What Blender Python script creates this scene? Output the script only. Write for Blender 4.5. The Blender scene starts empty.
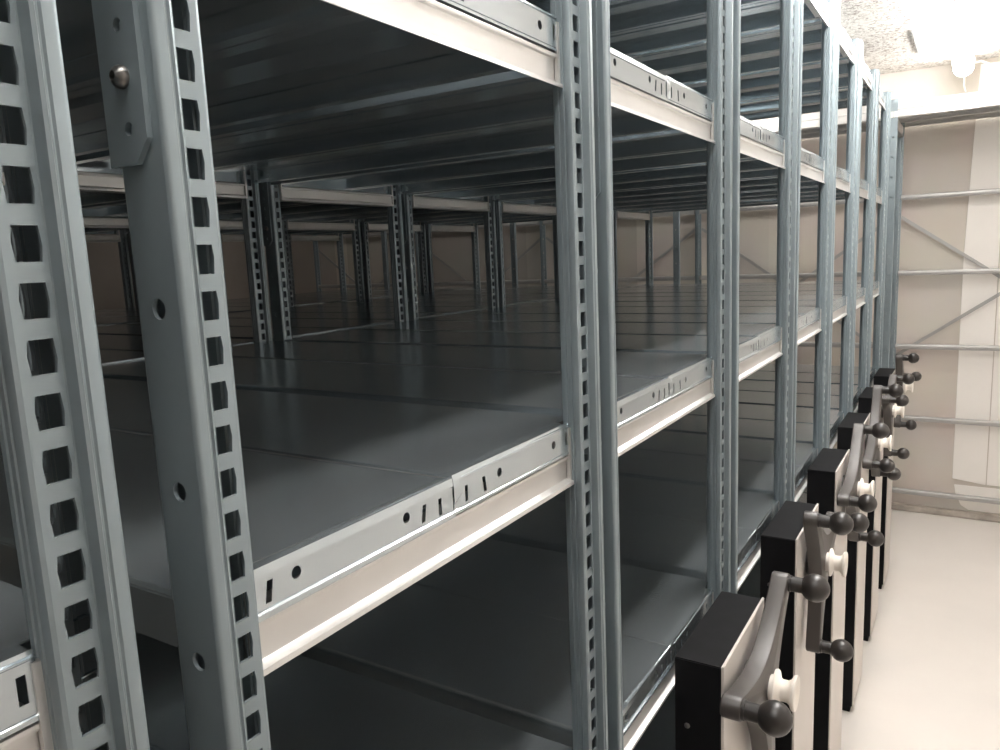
import bpy, bmesh, math, random
from mathutils import Vector, Matrix
random.seed(4)
S = bpy.context.scene
COL = S.collection
PI = math.pi

# ------------------------------------------------------------------ materials
def mat(name, base, rough=.5, metal=0., var=0., vscale=8., bump=0., bscale=200., base2=None, spec=.5, stretch=None, rvar=0.):
    m = bpy.data.materials.new(name); m.use_nodes = True
    nt = m.node_tree; b = nt.nodes['Principled BSDF']
    b.inputs['Base Color'].default_value = (*base, 1)
    b.inputs['Roughness'].default_value = rough
    b.inputs['Metallic'].default_value = metal
    b.inputs['Specular IOR Level'].default_value = spec
    tc = nt.nodes.new('ShaderNodeTexCoord')
    src = tc.outputs['Object']
    if stretch:
        mp = nt.nodes.new('ShaderNodeMapping'); mp.inputs['Scale'].default_value = stretch
        nt.links.new(src, mp.inputs['Vector']); src = mp.outputs['Vector']
    if var:
        n = nt.nodes.new('ShaderNodeTexNoise'); n.inputs['Scale'].default_value = vscale
        n.inputs['Detail'].default_value = 5
        nt.links.new(src, n.inputs['Vector'])
        r = nt.nodes.new('ShaderNodeValToRGB')
        c2 = base2 or tuple(max(0, c*(1-var)) for c in base)
        c1 = tuple(min(1, c*(1+var*.5)) for c in base)
        r.color_ramp.elements[0].position = .3; r.color_ramp.elements[0].color = (*c2, 1)
        r.color_ramp.elements[1].position = .7; r.color_ramp.elements[1].color = (*c1, 1)
        nt.links.new(n.outputs['Fac'], r.inputs['Fac'])
        nt.links.new(r.outputs['Color'], b.inputs['Base Color'])
        if rvar:
            mr = nt.nodes.new('ShaderNodeMapRange')
            mr.inputs['To Min'].default_value = rough-rvar; mr.inputs['To Max'].default_value = rough+rvar
            nt.links.new(n.outputs['Fac'], mr.inputs['Value']); nt.links.new(mr.outputs['Result'], b.inputs['Roughness'])
    if bump:
        n2 = nt.nodes.new('ShaderNodeTexNoise'); n2.inputs['Scale'].default_value = bscale
        n2.inputs['Detail'].default_value = 4
        nt.links.new(tc.outputs['Object'], n2.inputs['Vector'])
        bp = nt.nodes.new('ShaderNodeBump'); bp.inputs['Strength'].default_value = bump
        bp.inputs['Distance'].default_value = .01
        nt.links.new(n2.outputs['Fac'], bp.inputs['Height']); nt.links.new(bp.outputs['Normal'], b.inputs['Normal'])
    return m

def emit(name, col, strength):
    m = bpy.data.materials.new(name); m.use_nodes = True
    b = m.node_tree.nodes['Principled BSDF']
    b.inputs['Base Color'].default_value = (*col, 1)
    b.inputs['Emission Color'].default_value = (*col, 1)
    b.inputs['Emission Strength'].default_value = strength
    return m

M_POST = mat('post_steel', (.250, .297, .318), .40, .5, .10, 14, rvar=.06)
M_SHELF = mat('galvanised_sheet', (.56, .615, .645), .20, .875, .05, 5)
M_BEAM = mat('bright_zinc', (.66, .65, .635), .36, .7, .06, 12, rvar=.05)
M_BLACK = mat('black_powder_coat', (.007, .007, .008), .6, 0, .2, 40, spec=.10)
M_CREAM = mat('cream_coated_panel', (.62, .575, .535), .45, 0, .04, 6)
M_STAR = mat('taupe_handle_plastic', (.048, .041, .037), .42, 0, .08, 30)
M_KNOB = mat('dark_brown_knob_plastic', (.024, .020, .018), .36, 0, .1, 60)
M_HUB = mat('cream_hub_plastic', (.84, .78, .71), .35)
M_BOLT = mat('bolt_steel', (.20, .19, .18), .3, .9)
M_FLOOR = mat('painted_floor', (.80, .755, .71), .42, 0, .05, 2.2, bump=.04, bscale=60)
M_PANEL = mat('pale_plaster_board', (.90, .865, .82), .8, 0, .03, 3)
M_KERB = mat('grey_kerb', (.50, .45, .40), .8, 0, .3, 14, bump=.4, bscale=60)
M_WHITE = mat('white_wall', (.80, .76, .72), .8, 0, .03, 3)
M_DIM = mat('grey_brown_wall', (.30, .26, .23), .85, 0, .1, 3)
M_LAMPBODY = mat('white_plastic', (.85, .85, .84), .4)
M_TUBE = [emit('lamp_diffuser', (1., .98, .955), e) for e in (11.5, 38, 16, 9.5, 2.5)]
M_GAP_SHADE = mat('joint_shade_brown', (.10, .06, .045), .9)  # corner shade along the ceiling joint, put into a dark brown colour
M_RACKBAR = mat('rack_bar_steel', (.44, .43, .42), .38, .5, .06, 12)
M_GREYSTEEL = mat('grey_steel', (.42, .42, .42), .4, .5)

# back wall: boards of slightly different plaster tones
def wall_mat():
    m = bpy.data.materials.new('plaster_boards'); m.use_nodes = True
    nt = m.node_tree; b = nt.nodes['Principled BSDF']; b.inputs['Roughness'].default_value = .85
    tc = nt.nodes.new('ShaderNodeTexCoord'); sx = nt.nodes.new('ShaderNodeSeparateXYZ')
    nt.links.new(tc.outputs['Object'], sx.inputs[0])
    mr = nt.nodes.new('ShaderNodeMapRange'); mr.inputs['From Min'].default_value = -5.4; mr.inputs['From Max'].default_value = 1.8
    nt.links.new(sx.outputs['X'], mr.inputs['Value'])
    cr = nt.nodes.new('ShaderNodeValToRGB'); cr.color_ramp.interpolation = 'CONSTANT'
    tones = [(-5.4, .62), (-4.42, .80), (-4.28, .62), (-3.5, .50), (-2.62, .56), (-2.50, .66), (-1.85, .50), (-1.62, .62), (-.75, .66)]
    e = cr.color_ramp.elements
    while len(e) < len(tones): e.new(.5)
    for i, (x, t) in enumerate(tones):
        e[i].position = (x+5.4)/7.2; e[i].color = (t, t*.915, t*.82, 1)
    nt.links.new(mr.outputs[0], cr.inputs[0])
    n = nt.nodes.new('ShaderNodeTexNoise'); n.inputs['Scale'].default_value = 2.5; n.inputs['Detail'].default_value = 6
    nt.links.new(tc.outputs['Object'], n.inputs['Vector'])
    mx = nt.nodes.new('ShaderNodeMix'); mx.data_type = 'RGBA'; mx.blend_type = 'MULTIPLY'; mx.inputs[0].default_value = .18
    nt.links.new(cr.outputs[0], mx.inputs[6]); nt.links.new(n.outputs['Color'], mx.inputs[7])
    nt.links.new(mx.outputs[2], b.inputs['Base Color'])
    return m
M_WALL = wall_mat()

def ceil_mat():
    m = bpy.data.materials.new('wood_wool_ceiling'); m.use_nodes = True
    nt = m.node_tree; b = nt.nodes['Principled BSDF']; b.inputs['Roughness'].default_value = .95
    tc = nt.nodes.new('ShaderNodeTexCoord')
    n = nt.nodes.new('ShaderNodeTexNoise'); n.inputs['Scale'].default_value = 46; n.inputs['Detail'].default_value = 3; n.inputs['Distortion'].default_value = 1.6
    nt.links.new(tc.outputs['Object'], n.inputs['Vector'])
    r = nt.nodes.new('ShaderNodeValToRGB')
    r.color_ramp.elements[0].position = .36; r.color_ramp.elements[0].color = (.36, .32, .28, 1)
    r.color_ramp.elements[1].position = .52; r.color_ramp.elements[1].color = (.80, .77, .73, 1)
    nt.links.new(n.outputs['Fac'], r.inputs[0]); nt.links.new(r.outputs[0], b.inputs['Base Color'])
    bp = nt.nodes.new('ShaderNodeBump'); bp.inputs['Strength'].default_value = 1.; bp.inputs['Distance'].default_value = .012
    nt.links.new(n.outputs['Fac'], bp.inputs['Height']); nt.links.new(bp.outputs[0], b.inputs['Normal'])
    return m
M_CEIL = ceil_mat()

# ------------------------------------------------------------------ mesh builder
class MB:
    def __init__(s): s.v = []; s.f = []; s.mi = []
    def add(s, vs, fs, mi=0):
        k = len(s.v); s.v += [tuple(v) for v in vs]; s.f += [tuple(i+k for i in f) for f in fs]; s.mi += [mi]*len(fs)
    def quad(s, a, b, c, d, mi=0): s.add([a, b, c, d], [(0, 1, 2, 3)], mi)
    def box(s, x0, x1, y0, y1, z0, z1, mi=0):
        s.add([(x, y, z) for x in (x0, x1) for y in (y0, y1) for z in (z0, z1)],
              [(0, 1, 3, 2), (4, 6, 7, 5), (0, 4, 5, 1), (2, 3, 7, 6), (0, 2, 6, 4), (1, 5, 7, 3)], mi)
    def prism(s, pts, axis, a, b, mi=0):
        """closed polygon pts in the two other axes (cyclic order), extruded along axis from a to b"""
        def P(p, t):
            return {'x': (t, p[0], p[1]), 'y': (p[0], t, p[1]), 'z': (p[0], p[1], t)}[axis]
        n = len(pts)
        vs = [P(p, a) for p in pts]+[P(p, b) for p in pts]
        fs = [(i, (i+1) % n, n+(i+1) % n, n+i) for i in range(n)]+[tuple(range(n))[::-1], tuple(range(n, 2*n))]
        s.add(vs, fs, mi)
    def lathe(s, prof, axis, c, n=20, mi=0):
        """prof: (t, r) along axis, around centre c"""
        vs = []; fs = []
        for t, r in prof:
            for i in range(n):
                a = 2*PI*i/n; u, w = r*math.cos(a), r*math.sin(a)
                d = {'x': (t, u, w), 'y': (w, t, u), 'z': (u, w, t)}[axis]
                vs.append((c[0]+d[0], c[1]+d[1], c[2]+d[2]))
        for k in range(len(prof)-1):
            for i in range(n):
                j = (i+1) % n
                fs.append((k*n+i, k*n+j, (k+1)*n+j, (k+1)*n+i))
        fs.append(tuple(range(n))[::-1]); m = (len(prof)-1)*n; fs.append(tuple(range(m, m+n)))
        s.add(vs, fs, mi)
    def tube(s, pts, r, n=8, mi=0):
        pts = [Vector(p) for p in pts]; vs = []; fs = []
        for k, p in enumerate(pts):
            t = (pts[min(k+1, len(pts)-1)]-pts[max(k-1, 0)]).normalized()
            u = t.orthogonal().normalized() if k == 0 else (u-t*u.dot(t)).normalized()
            w = t.cross(u)
            for i in range(n):
                a = 2*PI*i/n; vs.append(p+r*(u*math.cos(a)+w*math.sin(a)))
        for k in range(len(pts)-1):
            for i in range(n):
                j = (i+1) % n; fs.append((k*n+i, k*n+j, (k+1)*n+j, (k+1)*n+i))
        fs.append(tuple(range(n))[::-1]); m = (len(pts)-1)*n; fs.append(tuple(range(m, m+n)))
        s.add(vs, fs, mi)
    def bar(s, a, b, w, t, up=(0, 1, 0), mi=0):
        """flat bar a->b, width w (in plane), thickness t along up"""
        a, b, up = Vector(a), Vector(b), Vector(up).normalized()
        d = (b-a).normalized(); q = d.cross(up).normalized()*w/2; h = up*t/2
        vs = [p+i*q+j*h for p in (a, b) for i in (-1, 1) for j in (-1, 1)]
        s.add(vs, [(0, 1, 3, 2), (4, 6, 7, 5), (0, 4, 5, 1), (2, 3, 7, 6), (0, 2, 6, 4), (1, 5, 7, 3)], mi)
    def cell(s, O, U, V, N, u0, u1, v0, v1, hole=None, depth=.0018, mids=False):
        """plate cell on plane O+uU+vV (normal N); hole = cyclic (u,v) points, 8 or 16 of them"""
        O, U, V, N = Vector(O), Vector(U), Vector(V), Vector(N)
        P = lambda u, v, d=0: O+U*u+V*v+N*d
        if not hole:
            if not mids: s.add([P(u0, v0), P(u1, v0), P(u1, v1), P(u0, v1)], [(0, 1, 2, 3)]); return
            vm = [v0+(v1-v0)*i/4 for i in range(5)]
            s.add([P(u0, v0), *[P(u1, v) for v in vm], *[P(u0, v) for v in vm[:0:-1]]], [tuple(range(10))]); return
        n = len(hole); q = n//4
        cs = [(u0, v0), (u1, v0), (u1, v1), (u0, v1)]
        out = []
        for k in range(4):
            a, b = cs[k], cs[(k+1) % 4]
            for i in range(q): out.append((a[0]+(b[0]-a[0])*i/q, a[1]+(b[1]-a[1])*i/q))
        vs = [P(*p) for p in out]+[P(*p) for p in hole]+[P(*p, -depth) for p in hole]
        if not depth:
            s.add(vs[:2*n], [(i, (i+1) % n, n+(i+1) % n, n+i) for i in range(n)]); return
        fs = [(i, (i+1) % n, n+(i+1) % n, n+i) for i in range(n)]+[(n+i, n+(i+1) % n, 2*n+(i+1) % n, 2*n+i) for i in range(n)]
        s.add(vs, fs)
    def mesh(s, name, mats, smooth=False, bevel=0, solid=0, merge=True, seg=2):
        me = bpy.data.meshes.new(name); me.from_pydata(s.v, [], s.f)
        mats = mats if isinstance(mats, (list, tuple)) else [mats]
        for m in mats: me.materials.append(m)
        for p, i in zip(me.polygons, s.mi): p.material_index = i
        bm = bmesh.new(); bm.from_mesh(me)
        if merge: bmesh.ops.remove_doubles(bm, verts=bm.verts, dist=1e-5)
        if not solid: bmesh.ops.recalc_face_normals(bm, faces=bm.faces)
        if solid: bmesh.ops.solidify(bm, geom=bm.faces[:], thickness=solid)
        if bevel:
            es = [e for e in bm.edges if len(e.link_faces) == 2 and e.calc_face_angle(0) > .6]
            bmesh.ops.bevel(bm, geom=es, offset=bevel, segments=seg, affect='EDGES', clamp_overlap=True)
        bm.to_mesh(me); bm.free()
        if smooth:
            for p in me.polygons: p.use_smooth = True
            me.set_sharp_from_angle(angle=math.radians(38))
        return me

def link(name, me, parent=None, loc=(0, 0, 0), rz=0.):
    o = bpy.data.objects.new(name, me); COL.objects.link(o)
    o.location = loc; o.rotation_euler = (0, 0, rz)
    if parent: o.parent = parent
    return o
def thing(name, label, cat, loc=(0, 0, 0), group=None):
    o = link(name, None, None, loc); o.empty_display_size = .1
    o['label'] = label; o['category'] = cat
    if group: o['group'] = group
    return o
def tag(o, label, cat, group=None):
    o['label'] = label; o['category'] = cat
    if group: o['group'] = group
    return o
def struct(name, me, label=None):
    o = link(name, me); o['kind'] = 'structure'
    o['label'] = label or name.replace('_', ' '); o['category'] = name.split('_')[0]
    return o
def copy_tree(o, parent=None):
    c = o.copy(); COL.objects.link(c); c.parent = parent
    for ch in o.children: copy_tree(ch, c)
    return c

# ------------------------------------------------------------------ dimensions
PITCH = .025
LEV = [.164, .582, 1.000, 1.4175, 1.835, 2.2535]      # tops of the six shelves
DEP = .5115                                            # depth of a unit
BAY = 1.143; NB = 3
XC = [-.015-BAY*k for k in range(NB+1)]                # post rows
RX = -.018                                             # plane of the shelf ends on the aisle
HOLE8 = lambda cu, cv, w0, w1, h: [(cu-w0, cv-h), (cu, cv-h), (cu+w0, cv-h), (cu+w1, cv+h*.12), (cu+w0*1.0, cv+h), (cu, cv+h), (cu-w0, cv+h), (cu-w1, cv-h*.12)]
CIRC = lambda cu, cv, r, n=16: [(cu+r*math.cos(2*PI*i/n-.75*PI), cv+r*math.sin(2*PI*i/n-.75*PI)) for i in range(n)]
def RECT16(a, b, sh=0):
    cs = [(-a-sh, -b), (a-sh, -b), (a+sh, b), (-a+sh, b)]; out = []
    for k in range(4):
        p, q = cs[k], cs[(k+1) % 4]
        for i in range(4): out.append((p[0]+(q[0]-p[0])*i/4, p[1]+(q[1]-p[1])*i/4))
    return out
RECT8 = lambda cu, cv, a, b, sh=0: [(cu-a-sh, cv-b), (cu-sh, cv-b), (cu+a-sh, cv-b), (cu+a, cv), (cu+a+sh, cv+b), (cu+sh, cv+b), (cu-a+sh, cv+b), (cu-a, cv)]

def post_mesh(z0, z1):
    """head (flush front, y = 0) and a narrower perforated stem behind it, x centred"""
    b = MB(); W = .020; hs = .0125; st = .0112; D = .036; r = .003
    n = int(round((z1-z0)/PITCH))+1; zs = z0; z0, z1 = zs-PITCH+.0085, zs+(n-1)*PITCH+.0085
    for k in range(n):
        a = z0+k*PITCH
        b.cell((0, 0, 0), (1, 0, 0), (0, 0, 1), (0, -1, 0), -W+r, W-r, a, a+PITCH,
               CIRC(0, a+PITCH/2, .0056) if k % 4 == 1 else None, .0022)
        for s in (-1, 1):
            cy = .0225
            hole = HOLE8(cy, a+PITCH/2, .0056, .0065, .0079)
            b.cell((s*st, 0, 0), (0, 1, 0), (0, 0, 1), (s, 0, 0), hs+.0018, D-.003, a, a+PITCH, hole, .0018)
    for s in (-1, 1):
        # rounded front corner, rib on the flange, step to the stem, inner end with a seam
        pr = [(W-r, 0), (W-r*.45, r*.16), (W-r*.13, r*.5), (W, r), (W, .0078), (W-.0012, .0088), (W-.0012, .0098), (W, .0108),
              (W-.0008, hs), (W-.003, hs+.0006), (st+.0006, hs+.0012), (st, hs+.0018)]
        pr2 = [(st, D-.003), (st-.0009, D-.0009), (st-.003, D), (.0042, D), (.0034, D-.0012), (.0026, D-.0012), (.0018, D), (0, D)]
        for q in (pr, pr2):
            for (xa, ya), (xb, yb) in zip(q, q[1:]):
                b.quad((s*xa, ya, z0), (s*xb, yb, z0), (s*xb, yb, z1), (s*xa, ya, z1))
    return b.mesh('post', M_POST, smooth=True)
POST = post_mesh(.06, 2.26)

def plate_mesh():
    """splice plate on the front of a post; chamfered at its lower aisle-side corner"""
    b = MB(); x0, x1, z0, z1, t = -.0225, .0110, 1.655, 2.13, .0032
    zz = z0+.012
    for (xa, xb, za, zb) in [(x0, x1, zz, z1)]:
        k = int((zb-za)/.025)
        for i in range(k):
            a = za+i*.025; e = a+.025 if i < k-1 else zb
            b.cell((0, -t, 0), (1, 0, 0), (0, 0, 1), (0, -1, 0), xa, xb, a, e, CIRC(-.0035, a+.0055, .0034), t)
    c = .011
    b.quad((x0, -t, z0), (x1-c, -t, z0), (x1, -t, zz), (x0, -t, zz))
    ring = [(x0, z0), (x1-c, z0), (x1, zz), (x1, z1), (x0, z1)]
    for p, q in zip(ring, ring[1:]+ring[:1]):
        b.quad((p[0], 0, p[1]), (q[0], 0, q[1]), (q[0], -t, q[1]), (p[0], -t, p[1]))
    return b.mesh('splice_plate', M_POST)
PLATE = plate_mesh()
def bolt_mesh():
    b = MB(); b.lathe([(0, .0058), (-.002, .0058), (-.0042, .0046), (-.0055, .0025), (-.0056, .0024), (-.0030, .0020)], 'y', (0, 0, 0), 16)
    return b.mesh('bolt', M_BOLT, smooth=True)
BOLT = bolt_mesh()

# depth beam under the shelf ends, between the two posts of a row
def beam_mesh(inner):
    b = MB(); y0, y1 = .036, DEP-.036
    if not inner:
        p = [(-.030, -.0335), (-.0020, -.0335), (.0004, -.0345), (.0008, -.0362), (.0002, -.0380), (-.002, -.0392), (-.0025, -.041),
             (-.0025, -.0604), (.0002, -.0620), (.0042, -.0634), (.0048, -.0672), (.0036, -.0672), (.0028, -.0642),
             (-.0008, -.0630), (-.0042, -.0612), (-.0042, -.0420), (-.0036, -.0400), (-.0010, -.0385), (-.0010, -.0360), (-.030, -.0358), (-.030, -.0335)]
    else:
        h = [(.014, -.0335), (.016, -.0345), (.016, -.0375), (.013, -.039), (.0125, -.059), (.0165, -.0628), (.0168, -.0672)]
        p = [(-x, z) for x, z in h[::-1]]+h
    b.prism(p, 'y', y0, y1)
    # hook tabs at both ends
    for ya, yb in ((y0-.0005, y0+.004), (y1-.004, y1+.0005)):
        xx = .0022 if not inner else .0172
        b.box(xx-.004, xx, ya, yb, -.064, -.004)
    return b.mesh('depth_beam', M_BEAM, smooth=True)
BEAM = beam_mesh(False); BEAM_IN = beam_mesh(True)

def panel_mesh(first, side, last):
    """tray shelf panel; local x = 0 at its aisle end, z = 0 at its top"""
    L = BAY-.0036
    if first: L = RX-XC[1]-.0030
    if last: L += .012
    w = DEP/2-.0006; c = .0374; e = .0010; n0 = .0145 if first else .0182; n1 = .0182 if not last else .0302
    b = MB(); H = .0316; F = .0288
    Y = (lambda y: y) if side == 0 else (lambda y: DEP-y)
    def q(*ps): b.quad(*[(x, Y(y), z) for x, y, z in ps])
    # top sheet (slightly dished edges)
    q((-n0, e, 0), (-n0, c, 0), (-n0, w, 0), (-L+n1, w, 0)) if False else None
    g, gz, ch = .0032, -.0016, (.0024 if first else .0042)
    q((-L+n1, e+g, 0), (-n0, e+g, 0), (-n0, c, 0), (-L+n1, c, 0))
    q((-L+n1, e, gz), (-n0, e, gz), (-n0, e+g, 0), (-L+n1, e+g, 0))
    q((-L+n1, c, 0), (-n0, c, 0), (-n0, w-g, 0), (-L+n1, w-g, 0))
    q((-n0, c, 0), (-ch, c, 0), (-ch, w-g, 0), (-n0, w-g, 0))
    q((-L, c, 0), (-L+n1, c, 0), (-L+n1, w-g, 0), (-L, w-g, 0))
    q((-L, w-g, 0), (-ch, w-g, 0), (-ch, w, gz), (-L, w, gz))
    # front flange with return lip, joint flange with return lip
    for y, d in ((e, 1), (w, -1)):
        xa, xb = (-L+n1, -n0) if d == 1 else (-L+.034, -.034)
        q((xa, y, gz), (xb, y, gz), (xb, y, -H), (xa, y, -H))
        q((xa, y, -H), (xb, y, -H), (xb, y+d*.016, -H), (xa, y+d*.016, -H))
        q((xa, y+d*.016, -H), (xb, y+d*.016, -H), (xb, y+d*.016, -H+.007), (xa, y+d*.016, -H+.007))
    # two hat stiffeners under the sheet
    xa, xb = -L+.036, -.036
    for yc in ((w+e)*.5,):
        pr = [(yc-.036, -.0006), (yc-.028, -.013), (yc+.028, -.013), (yc+.036, -.0006)]
        for (ya, za), (yb, zb) in zip(pr, pr[1:]):
            q((xa, ya, za), (xb, ya, za), (xb, yb, zb), (xa, yb, zb))
    # end flanges
    def endf(x, sgn, holes):
        q((x-sgn*ch, c, 0), (x-sgn*ch, w, 0), (x-sgn*ch*.3, w, -ch*.3), (x-sgn*ch*.3, c, -ch*.3))
        q((x-sgn*ch*.3, c, -ch*.3), (x-sgn*ch*.3, w, -ch*.3), (x, w, -ch), (x, c, -ch))
        cuts = sorted(holes, key=lambda h: h[0]); u = c
        for i, (cy, cz, kind) in enumerate(cuts):
            hw = .0058 if kind == 'o' else .0052
            lo, hi = cy-hw, cy+hw
            if lo > u+1e-4: b.cell((x, 0, 0), (0, 1, 0), (0, 0, 1), (sgn, 0, 0), Y(u), Y(lo), -F, -ch, mids=True)
            cu = Y(cy); m = 1 if side == 0 else -1
            if kind == 'o': hl = [(cu+m*(p[0]), p[1]) for p in CIRC(0, cz, .0043)]
            elif kind == 's': hl = [(cu+m*p[0], cz+p[1]) for p in RECT16(.0024, .0072, .0012)]
            else: hl = [(cu+m*p[0], cz+p[1]) for p in RECT16(.0022, .0072)]
            b.cell((x, 0, 0), (0, 1, 0), (0, 0, 1), (sgn, 0, 0), Y(lo), Y(hi), -F, -ch, hl, 0)
            u = hi
        b.cell((x, 0, 0), (0, 1, 0), (0, 0, 1), (sgn, 0, 0), Y(u), Y(w), -F, -ch, mids=True)
        q((x, c, -F), (x, w, -F), (x+sgn*.0014, w, -F-.0012), (x+sgn*.0014, c, -F-.0012))
        q((x+sgn*.0014, c, -F-.0012), (x+sgn*.0014, w, -F-.0012), (x+sgn*.0014, w, -H-.0008), (x+sgn*.0014, c, -H-.0008))
        q((x+sgn*.0014, c, -H-.0008), (x+sgn*.0014, w, -H-.0008), (x-sgn*.012, w, -H-.0008), (x-sgn*.012, c, -H-.0008))
    hs0 = [(.0560, -.018, 's'), (.0790, -.0145, 'o'), (.1930, -.0145, 'o'), (.2150, -.0185, 's'), (.2370, -.0195, 'i')]
    hs1 = [(.0450, -.015, 'i'), (.0740, -.0145, 'o'), (.1820, -.0145, 'o'), (.2080, -.0185, 's'), (.2370, -.0185, 'i')]
    endf(0, 1, (hs0 if side == 0 else hs1) if first else [])
    if last:
        endf(-L, -1, [])
    else:
        q((-L, c, 0), (-L, w, 0), (-L, w, -F), (-L, c, -F))
    return b.mesh('shelf_panel', M_SHELF, solid=.0009)
PAN = {(f, s, l): panel_mesh(f, s, l) for f in (True, False) for s in (0, 1) for l in (True, False) if not (f and l)}

# black drive column with cream face, at the aisle end of a unit
CY0, CY1, CZ1 = 0., .250, 1.005
def column_mesh():
    b = MB(); b.box(.0, .0685, CY0, CY1, .026, CZ1)
    b.box(.012, .062, CY0+.008, CY1-.008, .0, .026)
    return b.mesh('drive_column', M_BLACK, bevel=.0015)
def face_mesh():
    b = MB(); b.box(.0690, .0730, CY0-.0006, CY1+.0006, .024, CZ1+.0025)
    return b.mesh('cream_face', M_CREAM, bevel=.001)
COLUMN = column_mesh(); FACE = face_mesh()
def bearing_mesh():
    b = MB(); b.lathe([(.0731, .033), (.0765, .033), (.0780, .030), (.0800, .020), (.0800, .012)], 'x', (0, 0, 0), 28)
    return b.mesh('bearing', M_KNOB, smooth=True)
BEARING = bearing_mesh()
def screw_mesh():
    b = MB(); b.lathe([(0, .0042), (-.0016, .0042), (-.0030, .0028), (-.0033, .0012)], 'y', (0, 0, 0), 12)
    return b.mesh('screw', M_BOLT, smooth=True)
SCREW = screw_mesh()
HUBY, HUBZ = (CY0+CY1)/2, .932

# star handle, axis along x through the origin
RAD = .178; SX0, SX1 = .083, .111
def star_mesh():
    b = MB(); w = .0165; pts = []
    for k in range(3):
        a = 2*PI*k/3
        d = Vector((math.cos(a), math.sin(a))); n = Vector((-d.y, d.x))
        for i in range(9):
            t = -PI/2+PI*i/8
            p = d*(RAD+w*math.cos(t))+n*(w*1.0*math.sin(t)); pts.append(p)
        # concave flank to the next arm
        a2 = a+2*PI/3; d2 = Vector((math.cos(a2), math.sin(a2))); n2 = Vector((-d2.y, d2.x))
        P0 = d*RAD+n*w; P3 = d2*RAD-n2*w
        c1 = d*.046+n*.0235; c2 = d2*.046-n2*.0235
        for i in range(1, 20):
            t = i/20
            p = P0*(1-t)**3+3*c1*t*(1-t)**2+3*c2*t*t*(1-t)+P3*t**3
            pts.append(p)
    n = len(pts); cen = [p.normalized() for p in pts]
    def inset(k, d):
        t = (pts[(k+1) % n]-pts[k-1]).normalized(); q = Vector((-t.y, t.x))
        return pts[k]+q*d
    rings = [(SX0, .0022), (SX0+.0022, 0), (SX1-.0035, 0), (SX1-.0012, .0009), (SX1, .0035)]
    vs = []; fs = []
    for x, d in rings:
        for k in range(n):
            p = inset(k, d); vs.append((x, p.x, p.y))
    for r_ in range(len(rings)-1):
        for k in range(n):
            j = (k+1) % n; fs.append((r_*n+k, r_*n+j, (r_+1)*n+j, (r_+1)*n+k))
    m = (len(rings)-1)*n
    vs += [(SX0, 0, 0), (SX1, 0, 0)]; c0 = len(vs)-2
    for k in range(n):
        j = (k+1) % n; fs.append((c0, j, k)); fs.append((c0+1, m+k, m+j))
    b.add(vs, fs)
    # shaft to the column face
    b.lathe([(.0790, .012), (SX0+.001, .012)], 'x', (0, 0, 0), 20)
    return b.mesh('star_handle', M_STAR, smooth=True)
STAR = star_mesh()
def knob_mesh():
    b = MB(); r = .0232; cx = .152
    pr = [(SX1-.004, .0140), (SX1+.003, .0140), (SX1+.004, .0128), (.132, .0128)]
    a0 = math.asin(.0128/r)
    for i in range(12):
        t = a0+(PI-a0)*i/11.5
        pr.append((cx-r*math.cos(t), r*math.sin(t)))
    b.lathe(pr, 'x', (0, 0, 0), 24)
    return b.mesh('knob', M_KNOB, smooth=True)
KNOB = knob_mesh()
def hub_mesh():
    b = MB(); b.lathe([(SX1-.002, .020), (SX1+.005, .020), (SX1+.006, .029), (SX1+.009, .030), (SX1+.011, .0285), (SX1+.014, .019), (SX1+.017, .0165), (SX1+.026, .0165), (SX1+.030, .019),
                       (SX1+.034, .0265), (SX1+.037, .0275), (SX1+.039, .0265), (SX1+.0395, .020), (SX1+.037, .012)], 'x', (0, 0, 0), 28)
    return b.mesh('hub_cap', M_HUB, smooth=True)
HUB = hub_mesh()

def base_mesh():
    b = MB()
    xe = XC[-1]-.02
    for y in (.004, DEP-.044): b.box(xe, .0035, y, y+.04, .028, .088)
    for xc in XC: b.box(xc-.02, xc+.0165, .044, DEP-.044, .030, .086)
    for xc in XC:
        for y in (.07, DEP-.07):
            b.lathe([(xc-.012, .045), (xc+.008, .045)], 'x', (0, y, .045), 20)
    return b.mesh('carriage_base', M_GREYSTEEL)
BASE = base_mesh()

# ------------------------------------------------------------------ the mobile units
def make_unit(label, y, phi, dz, cy, lift):
    u = thing('mobile_shelving_unit', label, 'shelving unit', (0, y, lift), 'mobile shelving units along the aisle')
    link('carriage_base', BASE, u, (0, 0, -lift))
    for k, xc in enumerate(XC):
        p = link('post', POST, u, (xc, 0, 0))
        pl = link('splice_plate', PLATE, u, (xc, 0, 0))
        link('bolt', BOLT, pl, (-.0035, -.0032, 1.655+.012+.025+.0055))
        link('post', POST, u, (xc, DEP, 0), PI)
        for z in LEV:
            link('depth_beam', BEAM if k == 0 else BEAM_IN, u, (RX if k == 0 else xc, 0, z))
    for k in range(NB):
        for z in LEV:
            for s in (0, 1):
                key = (k == 0, s, k == NB-1)
                link('shelf_panel', PAN[key], u, (RX if k == 0 else XC[k]-.0006, 0, z+.0028*k))
    c = link('drive_column', COLUMN, u, (0, cy-y, -lift))
    f = link('cream_face', FACE, c); f['label'] = 'cream front panel of the column'
    for sy in (.55, .90): link('screw', SCREW, c, (.019, CY0, sy))
    link('bearing', BEARING, c, (0, HUBY, HUBZ+dz))
    h = link('star_handle', STAR, u, (0, cy-y+HUBY, HUBZ+dz)); h.rotation_euler = (phi, 0, 0); h['label'] = 'taupe three-arm turning handle'
    for i in range(3):
        a = 2*PI*i/3
        link('knob', KNOB, h, (0, RAD*math.cos(a), RAD*math.sin(a)))
    hb = link('hub_cap', HUB, h); hb['label'] = 'cream spool-shaped hub cap'
    return u

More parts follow.
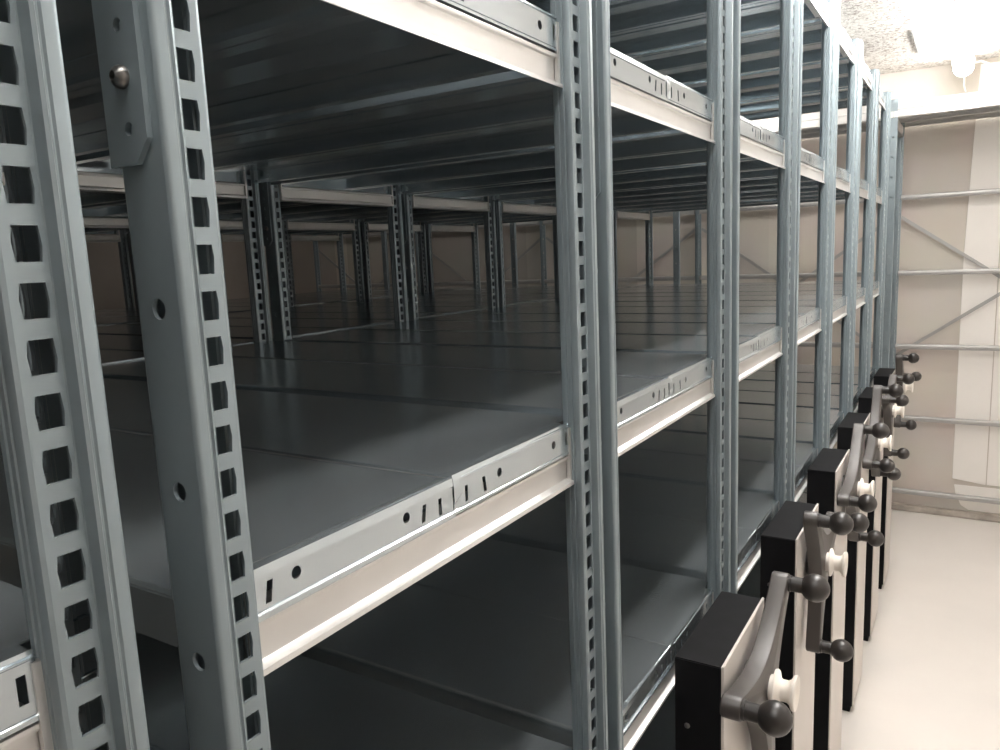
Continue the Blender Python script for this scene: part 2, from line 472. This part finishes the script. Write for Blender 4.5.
FRONT = [-.3145, .2415, .784, 1.331, 1.868, 2.405, 2.945, 3.485]
COLY = [-.099, .462, 1.003, 1.5455, 2.0755, 2.6155, 3.1555, 3.6955]
LIFT = [.009]+[0]*7
DZ = [0, 0, -.012, -.012, -.002, .003, .006, .012]
PHI = [20, 30, 41, 12, 54, 70, 36, 6]
LABELS = [
    'grey galvanised mobile shelving unit cut by the left picture edge, nearest the camera',
    'galvanised mobile shelving unit whose near post has a bolted splice plate, second from the camera',
    'galvanised mobile shelving unit with the largest black column and star handle, third from the camera',
    'galvanised mobile shelving unit fourth from the camera, behind the largest star handle',
    'galvanised mobile shelving unit fifth from the camera, midway along the aisle row',
    'galvanised mobile shelving unit sixth from the camera, third from the far end of the row',
    'galvanised mobile shelving unit seventh from the camera, next to last in the row',
    'galvanised mobile shelving unit at the far end of the row, facing the bare wall rack']
for y, p, l, dz, cy, lf in zip(FRONT, PHI, LABELS, DZ, COLY, LIFT):
    make_unit(l, y, math.radians(p), dz, cy, lf)

# ------------------------------------------------------------------ bare rack along the back wall
RY0, RY1 = 4.455, 4.895
rack = thing('wall_rack', 'empty galvanised rack frame with cross braces and rear bars along the back wall', 'rack', (0, 0, 0))
RXC = [-.020+BAY*(1-k) for k in range(6)]
rl = [2.262, 1.848, 1.4275, 1.008, .588, .146]
FARPOST = post_mesh(.0, 2.30)
def rbeam_mesh():
    b = MB(); h = [(.014, 0), (.016, -.002), (.016, -.03), (.013, -.034), (.0125, -.046), (.0165, -.050), (.0165, -.054)]
    b.prism([(-x, z) for x, z in h[::-1]]+h, 'y', RY0+.036, RY1-.036)
    return b.mesh('depth_beam', M_BEAM, smooth=True)
RBEAM = rbeam_mesh()
def rbar_mesh():
    b = MB(); L = BAY-.036
    p = [(RY1-.034, .0), (RY1-.030, .002), (RY1-.010, .002), (RY1-.010, -.024), (RY1-.034, -.026), (RY1-.036, -.022), (RY1-.036, -.004)]
    b.prism(p, 'x', -L/2, L/2)
    return b.mesh('rear_bar', M_RACKBAR, smooth=True)
RBAR = rbar_mesh()
def brace_mesh():
    b = MB(); h = BAY/2-.02; zc = 1.335; dz = .395
    y = RY1+.004
    b.bar((-h, y, zc+dz), (h, y, zc-dz), .018, .003)
    return b.mesh('cross_brace', M_RACKBAR)
def brace_mesh2():
    b = MB(); h = BAY/2-.02; zc = 1.335; dz = .395
    y = RY1+.0085
    b.bar((-h, y, zc-dz), (h, y, zc+dz), .018, .003)
    return b.mesh('cross_brace', M_RACKBAR)
BR1, BR2 = brace_mesh(), brace_mesh2()
def top_shelf_mesh():
    b = MB(); L = BAY-.002; yA, yB, yc = RY0+.0005, RY1-.0005, RY0+.22
    for ya, yb in ((yA, yc-.0006), (yc+.0006, yB)):
        b.quad((-L/2, ya, 0), (L/2, ya, 0), (L/2, yb, 0), (-L/2, yb, 0))
        for yy, d in ((ya, 1), (yb, -1)):
            b.quad((-L/2, yy, 0), (L/2, yy, 0), (L/2, yy, -.030), (-L/2, yy, -.030))
            b.quad((-L/2, yy, -.030), (L/2, yy, -.030), (L/2, yy+d*.018, -.030), (-L/2, yy+d*.018, -.030))
    return b.mesh('top_shelf', M_BEAM, solid=.0009)
TOPS = top_shelf_mesh()
def top_front_mesh():
    b = MB(); L = BAY-.036
    p = [(RY0+.002, .040), (RY0+.030, .040), (RY0+.030, -.036), (RY0-.003, -.036), (RY0-.004, -.032), (RY0-.001, -.028), (RY0-.001, .003), (RY0-.004, .005), (RY0-.004, .010), (RY0+.002, .013)]
    b.prism(p, 'x', -L/2, L/2)
    return b.mesh('front_rail', M_BEAM, smooth=True)
TOPF = top_front_mesh()
for k, xc in enumerate(RXC):
    link('post', FARPOST, rack, (xc, RY0, 0))
    link('post', FARPOST, rack, (xc, RY1, 0), PI)
    link('depth_beam', RBEAM, rack, (xc, 0, 2.2185))
    if k < len(RXC)-1:
        xm = xc-BAY/2
        for z in rl[1:]: link('rear_bar', RBAR, rack, (xm, 0, z))
        link('front_rail', TOPF, rack, (xm, 0, 2.252))
        link('cross_brace', BR1, rack, (xm, 0, 0)); link('cross_brace', BR2, rack, (xm, 0, 0))
for k in range(len(RXC)-1):
    link('top_shelf', TOPS, rack, (RXC[k]-BAY/2, 0, 2.250))

# ------------------------------------------------------------------ room
X0, X1, Y0, Y1, ZC = -5.15, 1.45, -1.7, 4.935, 2.527
def slab(x0, x1, y0, y1, z0, z1, m, name):
    b = MB(); b.box(x0, x1, y0, y1, z0, z1); return b.mesh(name, m)
struct('floor', slab(X0-.1, X1+.1, Y0-.1, Y1+.1, -.1, 0, M_FLOOR, 'floor'))
struct('ceiling', slab(X0-.1, X1+.1, Y0-.1, Y1-.012, ZC, ZC+.1, M_CEIL, 'ceiling'))
struct('trim_1', slab(X0, X1, Y1-.012, Y1+.1, ZC+.004, ZC+.1, M_GAP_SHADE, 'trim_1'), 'joint between ceiling and back wall, its shade coloured in dark brown')
struct('wall_back', slab(X0-.1, X1+.1, Y1, Y1+.1, 0, ZC+.004, M_WALL, 'wall_back'))
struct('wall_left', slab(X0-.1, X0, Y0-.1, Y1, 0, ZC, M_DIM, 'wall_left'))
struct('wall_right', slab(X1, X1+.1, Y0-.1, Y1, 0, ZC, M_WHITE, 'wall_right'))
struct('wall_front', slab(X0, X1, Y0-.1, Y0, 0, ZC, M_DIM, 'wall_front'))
def board_mesh():
    b = MB(); pts = [(.318, .205), (.325, 2.30), (.60, 2.38), (.60, .205)]
    b.prism([(.312, .225), (.475, .205), (.475, 2.505), (.345, 2.505), (.330, 2.10), (.316, 1.62), (.312, 1.50)], 'y', Y1-.009, Y1)
    return b.mesh('trim_2', M_PANEL, bevel=.002)
struct('trim_2', board_mesh(), 'pale plaster board on the back wall right of the bare strip')
def board2_mesh():
    b = MB(); b.prism([(.480, .205), (1.44, .205), (1.44, 2.505), (.480, 2.505)], 'y', Y1-.009, Y1)
    return b.mesh('trim_3', M_PANEL, bevel=.002)
struct('trim_3', board2_mesh(), 'wide pale plaster board at the right end of the back wall')
def daub_mesh():
    b = MB(); pts = [(.322, .19), (.33, .14), (.36, .07), (.40, .045), (.55, .045), (.56, .10), (.55, .19)]
    b.prism(pts, 'y', Y1-.005, Y1)
    return b.mesh('trim_4', M_PANEL, bevel=.002)
struct('trim_4', daub_mesh(), 'rounded pale plaster patch at the foot of the back wall')
def kerb_mesh():
    b = MB(); b.box(X0, X1, Y1-.032, Y1, 0, .040)
    return b.mesh('baseboard_back', M_KERB, bevel=.006)
struct('baseboard_back', kerb_mesh(), 'low grey kerb along the foot of the back wall')

# ------------------------------------------------------------------ ceiling lights over the aisle, plus two added fill lights
def lamp(y0, y1, label, tube, x=.27):
    t = thing('batten_light', label, 'ceiling light', (x, (y0+y1)/2, ZC), 'batten lights on the ceiling')
    h = (y1-y0)/2; r = .047; zc = -.058
    b = MB()
    pr = [(-h+.03, .02), (-h+.034, r*.9), (-h+.045, r), (h-.045, r), (h-.030, r*.9), (h-.016, r*.7), (h-.010, r*.3)]
    pr = [(-h+.042, r), (h-.042, r)]
    b.lathe(pr, 'y', (0, 0, zc), 14)
    link('diffuser', b.mesh('diffuser', tube, smooth=True), t)
    for sgn in (-1, 1):
        b = MB(); b.lathe([(sgn*(h-.040), r+.0012), (sgn*(h-.028), r+.0008), (sgn*(h-.012), r*.75), (sgn*(h-.006), r*.35)], 'y', (0, 0, zc), 18)
        link('end_cap', b.mesh('end_cap', M_LAMPBODY, smooth=True), t)
    b = MB(); b.box(-.045, .045, -h+.02, h-.02, -.012, 0)
    link('housing', b.mesh('housing', M_LAMPBODY, bevel=.003), t)
    for s in (-1, 1):
        b = MB(); b.lathe([(s*(h-.16)-.009, r+.003), (s*(h-.16)+.009, r+.003)], 'y', (0, 0, zc), 16)
        link('clip', b.mesh('clip', M_LAMPBODY), t)
    return t
lamp(3.22, 4.78, 'glowing white batten light on the ceiling over the aisle by the far wall', M_TUBE[0])
lamp(1.35, 2.91, 'glowing white batten light over the aisle, middle of the ceiling row', M_TUBE[1])
lamp(-.55, 1.01, 'glowing white batten light over the aisle, closest to the camera', M_TUBE[2])
lamp(3.30, 4.86, 'added unseen fill light above the shelving tops, brightening the back wall, first one left of the aisle', M_TUBE[3], -.85)  # added fill, hidden from the camera, lifts the wall behind the units
lamp(3.30, 4.86, 'added unseen fill light above the shelving tops, brightening the back wall, second one left of the aisle', M_TUBE[4], -3.3)  # weaker added fill further left, also out of view
b = MB(); b.tube([(.30, 4.76, ZC-.045), (.345, 4.80, ZC-.03), (.395, 4.84, ZC-.05), (.415, 4.87, ZC-.10), (.41, 4.89, ZC-.16), (.385, 4.90, ZC-.21)], .006, 8)
tag(link('cable', b.mesh('cable', M_LAMPBODY, smooth=True)), 'white cable looping from the far batten light down the back wall', 'cable')
b = MB(); b.tube([(.275, 4.74, ZC-.10), (.275, 4.80, ZC-.14), (.285, 4.87, ZC-.17), (.30, 4.90, ZC-.20)], .004, 8)
tag(link('cable', b.mesh('cable', M_LAMPBODY, smooth=True)), 'short white cable hanging under the end of the far batten light', 'cable')
b = MB(); b.box(.072, .079, 4.02, 4.50, ZC-.008, ZC)
tag(link('ceiling_strip', b.mesh('ceiling_strip', M_GREYSTEEL)), 'thin grey metal strip on the rough ceiling left of the far batten light', 'strip')

# ------------------------------------------------------------------ camera, world, colour
cam = bpy.data.cameras.new('camera'); co = bpy.data.objects.new('camera', cam); COL.objects.link(co)
cam.sensor_width = 36; cam.lens = 27.027; cam.clip_start = .02
yaw, tilt, roll = math.radians(32.1596), math.radians(-8.8635), math.radians(2.4969)
f = Vector((-math.sin(yaw)*math.cos(tilt), math.cos(yaw)*math.cos(tilt), math.sin(tilt)))
rt = f.cross(Vector((0, 0, 1))).normalized(); dn = f.cross(rt)
c, s = math.cos(roll), math.sin(roll)
R, D = c*rt+s*dn, -s*rt+c*dn
co.matrix_world = Matrix(((R.x, -D.x, -f.x, .347), (R.y, -D.y, -f.y, 0), (R.z, -D.z, -f.z, 1.6), (0, 0, 0, 1)))
S.camera = co
w = bpy.data.worlds.new('world'); S.world = w; w.use_nodes = True
w.node_tree.nodes['Background'].inputs[0].default_value = (1, .97, .94, 1)
w.node_tree.nodes['Background'].inputs[1].default_value = .02
S.view_settings.view_transform = 'Standard'; S.view_settings.look = 'None'
S.view_settings.exposure = .9; S.view_settings.gamma = 1; S.view_settings.use_curve_mapping = False
S.cycles.max_bounces = 10; S.cycles.diffuse_bounces = 6; S.cycles.glossy_bounces = 6
S.cycles.use_denoising = True
S.cycles.sample_clamp_indirect = 6
